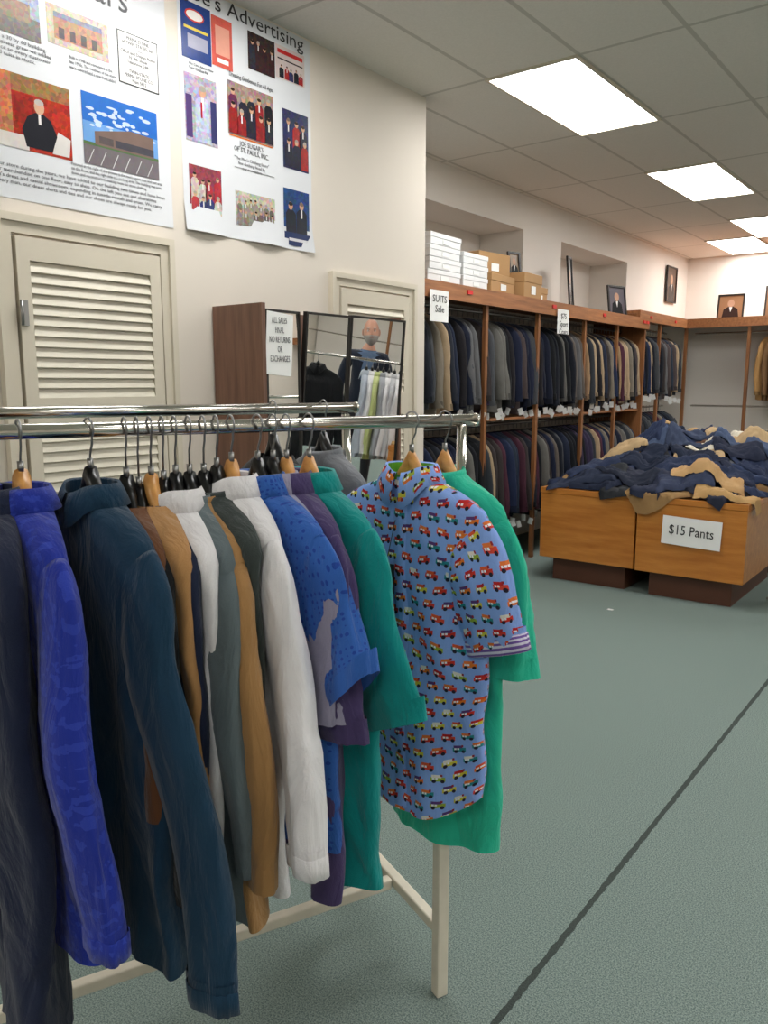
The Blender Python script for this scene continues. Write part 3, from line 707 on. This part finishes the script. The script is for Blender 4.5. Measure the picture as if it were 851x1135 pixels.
def clampx(x): return min(max(x,-2.90),-1.35)
def clampy(y): return min(max(y,5.89),8.38)
B=MB()
def trouser(cx,cy,a,b_,rot,col,sd,thk=.030):
    nx,ny=32,14; rows=[]; upd=[]
    for i in range(nx+1):
        r=[]
        for j in range(ny+1):
            u=-1+2*i/nx; v=-1+2*j/ny
            bend=.45*b_*sin(u*2.0+sd*3)
            wd=b_*(1-.18*u)*(1+.12*noise.noise(Vector((u*3,sd,3))))
            lx_=u*a; ly_=v*wd+bend
            x=cx+lx_*cos(rot)-ly_*sin(rot); y=cy+lx_*sin(rot)+ly_*cos(rot)
            ed=max(0,1-abs(u)**12)*max(0,1-abs(v)**8)
            xc_,yc_=clampx(x),clampy(y)
            z0=hget(xc_,yc_)
            wr_=.022*(.4-abs(noise.noise(Vector((x*12,y*12,sd)))))+.009*noise.noise(Vector((x*26,y*26,sd*2)))
            crease=-.010*math.exp(-(v/.10)**2)
            z=z0+.003+(thk+wr_+crease)*ed**.35
            if abs(x-xc_)<.001 and abs(y-yc_)<.001: upd.append((x,y,z,ed))
            xo=max(0,x+1.35); yo=max(0,5.89-y); xm=max(0,-2.90-x); o_=max(xo,yo,xm)
            if o_>0:
                z-=min(o_,.14)*.98
                x=(-1.35+.045+.1*xo) if xo>0 else ((-2.90-.045-.05*xm) if xm>0 else x)
                if yo>0: y=5.89-.05-.1*yo+.012*sin(x*30+sd)
            r.append((x,y,z))
        rows.append(r)
    B.strip(rows,0,False,None,lin(col))
    for x,y,z,ed in upd:
        if ed>.05:
            i=int(round((x-HX0)/HS)); j=int(round((y-HY0)/HS))
            for di in (0,1):
                for dj in (0,1):
                    if i+di<HNX and j+dj<HNY and H[i+di][j+dj]<z: H[i+di][j+dj]=z
for k in range(210):
    best=None
    for t in range(4):
        cx=rnd.uniform(-2.76,-1.50); cy=rnd.uniform(5.98,8.28)
        sc=hget(cx,cy)-dome(cx,cy)+rnd.uniform(-.03,.03)
        if best is None or sc<best[0]: best=(sc,cx,cy)
    if best[0]>.03: continue
    pl=.28 if best[1]<-2.1 else .48
    col=rnd.choice(plight) if rnd.random()<pl else rnd.choice(pdark)
    trouser(best[1],best[2],rnd.uniform(.17,.30),rnd.uniform(.065,.11),rnd.choice([rnd.uniform(-.5,.5),rnd.uniform(-.5,.5),rnd.uniform(0,pi)]),col,k*1.37,rnd.uniform(.024,.040))
for cx,cy,a,b_,rt,cl,sd in ((-2.02,6.08,.24,.10,1.45,(40,46,66),301),(-1.50,6.02,.24,.09,.08,(184,148,98),303),(-1.82,6.05,.2,.09,.3,(50,58,82),302),(-2.60,6.02,.26,.09,.05,(38,46,66),304),(-1.72,6.22,.26,.10,.3,(186,150,104),307),(-2.3,6.12,.26,.09,-.2,(32,38,54),305),(-2.7,6.35,.24,.10,.8,(40,50,76),306)):
    trouser(cx,cy,a,b_,rt,cl,sd,.026)
B.build('pants_pile',[m_v])
sign('pants_price_sign',(-1.70,5.84,.53),(0,radians(2),0),.42,.21,'$15 Pants',.1,dz=-.12)

B=MB()
for (x,y) in ((-2.08,5.34),(-1.92,3.84)): B.box(x-.02,x+.02,y-.015,y+.015,.001,.004,mat=None)
B.build('paper_scraps',[m_paper])

# ---------------------------------------------------------------- rack seen in the mirror
A2=math.atan2(-.63,.78); R2O=Vector((-.90,6.23,0)); R2=empty('clothes_rack',R2O,A2)
B=MB(); B.tube([(-.25,0,1.47),(1.5,0,1.47)],.014,12); 
for x in (-.22,1.47): B.tube([(x,0,1.47),(x,0,.05)],.013,10); B.tube([(x,-.25,.04),(x,.25,.04)],.013,10)
B.tube([(-.22,0,.15),(1.47,0,.15)],.012,10)
B.build('frame',[m_chrome],R2)
cs=[white,fab('pale_grey',(196,196,200)),white,fab('grey_heather',(160,162,168)),fab('pale_lime',(196,206,140)),white,fab('pale_blue_grey',(176,184,196))]
for i,mt in enumerate(cs):
    B=MB(); garment(B,L=.8,th=.04,slen=.62,seed=40+i,hanger=2,hook=3)
    p=R2O+Vector((0,0,1.47))+Vector((.78,-.63,0))*(-.14+i*.055)
    B.build('dress_shirt',[mt,mt,H_B,m_steel],None,p,A2+pi/2+rnd.uniform(-.1,.1))
B=MB(); garment(B,L=.78,th=.07,slen=.62,seed=60,hanger=2,hook=3,collar='shirt',sr=1.1)
B.build('sport_jacket',[black,black,H_B,m_steel],None,R2O+Vector((0,0,1.47))+Vector((.78,-.63,0))*.66,A2)

# ---------------------------------------------------------------- man
MAN=Vector((-.28,6.70,0)); face_dir=Vector((-.70,-.72,0)); 
mang=math.atan2(face_dir.y,face_dir.x)+pi/2
ME=empty('man',MAN,mang)
skin=plain('skin',(205,150,125),.5,var=.05,scale=20); jack=fab('man_navy_vest',(34,40,54)); shirt_m=fab('man_blue_shirt',(92,112,140)); trous=fab('man_trousers',(56,56,62)); shoe=plain('shoe_leather',(30,22,18),.3); hairm=plain('grey_beard',(176,170,164),.9,bump=.6,bscale=120); eyew=plain('eye_white',(230,228,224),.3); eyed=plain('eye_iris',(50,60,70),.2); lipm=plain('lips',(165,100,90),.5)
def skinmesh(name,verts,edges,radii,root,levels=2):
    me=bpy.data.meshes.new(name); me.from_pydata(verts,edges,[]); o=bpy.data.objects.new(name,me); bpy.context.collection.objects.link(o)
    md=o.modifiers.new('s','SKIN'); md.use_smooth_shade=True
    for i,r_ in enumerate(radii): me.skin_vertices[0].data[i].radius=r_ if isinstance(r_,tuple) else (r_,r_)
    me.skin_vertices[0].data[root].use_root=True
    sb=o.modifiers.new('ss','SUBSURF'); sb.levels=levels; sb.render_levels=levels
    bpy.context.view_layer.update(); dg=bpy.context.evaluated_depsgraph_get()
    nm=bpy.data.meshes.new_from_object(o.evaluated_get(dg)); o.modifiers.clear(); o.data=nm; o.name=name
    for p in nm.polygons: p.use_smooth=True
    return o
V=[(0,0,.97),(0,.0,1.12),(0,.0,1.28),(0,.01,1.42),(0,.015,1.50),(0,.0,1.60)]
Rr=[(.165,.125),(.16,.12),(.175,.125),(.15,.11),(.075,.075),(.06,.062)]
E=[(0,1),(1,2),(2,3),(3,4),(4,5)]
def addv(p,r,frm): V.append(p); Rr.append(r); E.append((frm,len(V)-1)); return len(V)-1
wr={}
for sd in (1,-1):
    a=addv((.17*sd,.015,1.43),(.075,.08),3); a=addv((.225*sd,.02,1.34),(.062,.064),a); a=addv((.265*sd,.03,1.13),(.05,.052),a); a=addv((.255*sd,-.10,.98),(.042,.042),a); a=addv((.23*sd,-.20,.90),(.03,.026),a); wr[sd]=(.23*sd,-.20,.90)
    a=addv((.095*sd,0,.86),(.09,.10),0); a=addv((.11*sd,-.01,.50),(.065,.07),a); a=addv((.12*sd,.02,.25),(.055,.06),a); a=addv((.125*sd,.03,.09),(.045,.05),a); a=addv((.135*sd,-.06,.05),(.045,.04),a); a=addv((.14*sd,-.16,.04),(.04,.03),a)
bo=skinmesh('body',V,E,Rr,0); bo.parent=ME
for m in (jack,shirt_m,trous,shoe,skin): bo.data.materials.append(m)
for p in bo.data.polygons:
    c_=p.center; k=0
    if c_.z>1.52: k=4
    elif abs(c_.x)>.20 and c_.z>.88: k=0
    elif c_.z<.09: k=3
    elif c_.z<.95: k=2
    elif abs(c_.x)<.035+.5*max(0,c_.z-1.3)*.6 and c_.y<0 and c_.z>1.22: k=1
    if abs(c_.x)>.2 and c_.z<.905 and c_.z>.8: k=4
    p.material_index=k
for sd in (1,-1):
    w=Vector(wr[sd]); V=[tuple(w),tuple(w+Vector((0,-.05,-.035))),tuple(w+Vector((0,-.085,-.06)))]; Rr=[(.026,.02),(.036,.018),(.036,.016)]; E=[(0,1),(1,2)]
    hd=skinmesh('palm',V,E,Rr,0); hd.data.materials.append(skin); hd.parent=ME
    for i,(off,ln) in enumerate(((-.028,.068),(-.01,.078),(.009,.073),(.027,.058))):
        p0=w+Vector((off*sd,-.08,-.055)); L_=ln
        p1=p0+Vector((0,-.5,-.55))*L_; p2=p1+Vector((0,-.15,-.45))*L_*.8; p3=p2+Vector((0,.1,-.35))*L_*.6
        f=skinmesh('finger_%d'%(i+1),[tuple(p0),tuple(p1),tuple(p2),tuple(p3)],[(0,1),(1,2),(2,3)],[.0095,.009,.0085,.007],0,1); f.data.materials.append(skin); f.parent=ME
    p0=w+Vector((-.03*sd,-.03,-.02)); f=skinmesh('thumb',[tuple(p0),tuple(p0+Vector((-.025*sd,-.025,-.02))),tuple(p0+Vector((-.03*sd,-.05,-.04)))],[(0,1),(1,2)],[.012,.011,.009],0,1); f.data.materials.append(skin); f.parent=ME
# head
HE=empty('head',(0,-.01,1.70)); HE.parent=ME; HE.rotation_euler=(radians(-8),radians(6),radians(4)); HE.scale=(1.1,1.1,1.1)
bm=bmesh.new(); bmesh.ops.create_uvsphere(bm,u_segments=40,v_segments=32,radius=1)
for v in bm.verts:
    x,y,z=v.co
    X_=x*.076; Y_=y*.096; Z_=z*.122
    if z<0: X_*=1-.22*z*z; Y_*=1-.10*z*z
    if y<0 and z<-.2: Y_-=.012*(-z)
    fr=max(0,-y)
    Y_-=.030*fr*math.exp(-(x/.16)**2-((z+.17)/.16)**2)
    Y_-=.012*fr*math.exp(-(x/.13)**2-((z-.05)/.18)**2)
    Y_-=.006*fr*math.exp(-((abs(x)-.4)/.25)**2-((z-.22)/.08)**2)
    Y_+=.010*fr*math.exp(-((abs(x)-.40)/.17)**2-((z-.04)/.12)**2)
    Y_-=.006*fr*math.exp(-((abs(x)-.5)/.2)**2-((z+.25)/.15)**2)
    if (z<-.28 and y<.25): v.co=(X_*1.06,Y_*1.06-.008*fr,Z_*1.05)
    else: v.co=(X_,Y_,Z_)
me=bpy.data.meshes.new('face'); bm.to_mesh(me); bm.free()
for m in (skin,hairm,lipm): me.materials.append(m)
for p in me.polygons:
    p.use_smooth=True; c_=p.center; x,y,z=c_.x/.076,c_.y/.096,c_.z/.122
    if z<-.30 and y<.3: p.material_index=1
    if z>-.42 and z<-.28 and abs(x)<.45 and y<0: p.material_index=1
    if abs(x)<.26 and -.52<z<-.44 and y<0: p.material_index=2
    if abs(x)>.62 and -.3<z<.35 and y>-.35: p.material_index=1
    if y>.5 and -.5<z<.4: p.material_index=1
fo=bpy.data.objects.new('face',me); bpy.context.collection.objects.link(fo); fo.parent=HE
def ball(name,loc,sc,mat,parent):
    bm=bmesh.new(); bmesh.ops.create_uvsphere(bm,u_segments=16,v_segments=12,radius=1)
    for v in bm.verts: v.co=Vector((v.co.x*sc[0],v.co.y*sc[1],v.co.z*sc[2]))
    me=bpy.data.meshes.new(name); bm.to_mesh(me); bm.free(); me.materials.append(mat)
    for p in me.polygons: p.use_smooth=True
    o=bpy.data.objects.new(name,me); bpy.context.collection.objects.link(o); o.location=loc; o.parent=parent; return o
for sd in (1,-1):
    ball('eye',(.030*sd,-.078,.005),(.012,.011,.009),eyew,HE); ball('iris',(.030*sd,-.087,.005),(.0055,.004,.0055),eyed,HE)
    ball('brow',(.031*sd,-.092,.026),(.017,.006,.004),hairm,HE)
    ball('ear',(.080*sd,.008,-.004),(.010,.020,.032),skin,HE)

# ---------------------------------------------------------------- camera, world
cam=bpy.data.cameras.new('camera'); co=bpy.data.objects.new('camera',cam); bpy.context.collection.objects.link(co)
co.location=(0,0,1.6); co.rotation_euler=(radians(90-9.2),0,radians(37.7))
cam.sensor_fit='VERTICAL'; cam.sensor_height=24; cam.sensor_width=18; cam.lens=24*880/1135; cam.clip_start=.05
bpy.context.scene.camera=co
w=bpy.data.worlds.new('world'); bpy.context.scene.world=w; w.use_nodes=True
w.node_tree.nodes['Background'].inputs[0].default_value=(.8,.82,.85,1); w.node_tree.nodes['Background'].inputs[1].default_value=.15
bpy.context.scene.view_settings.view_transform='Standard'
bpy.context.scene.view_settings.look='None'
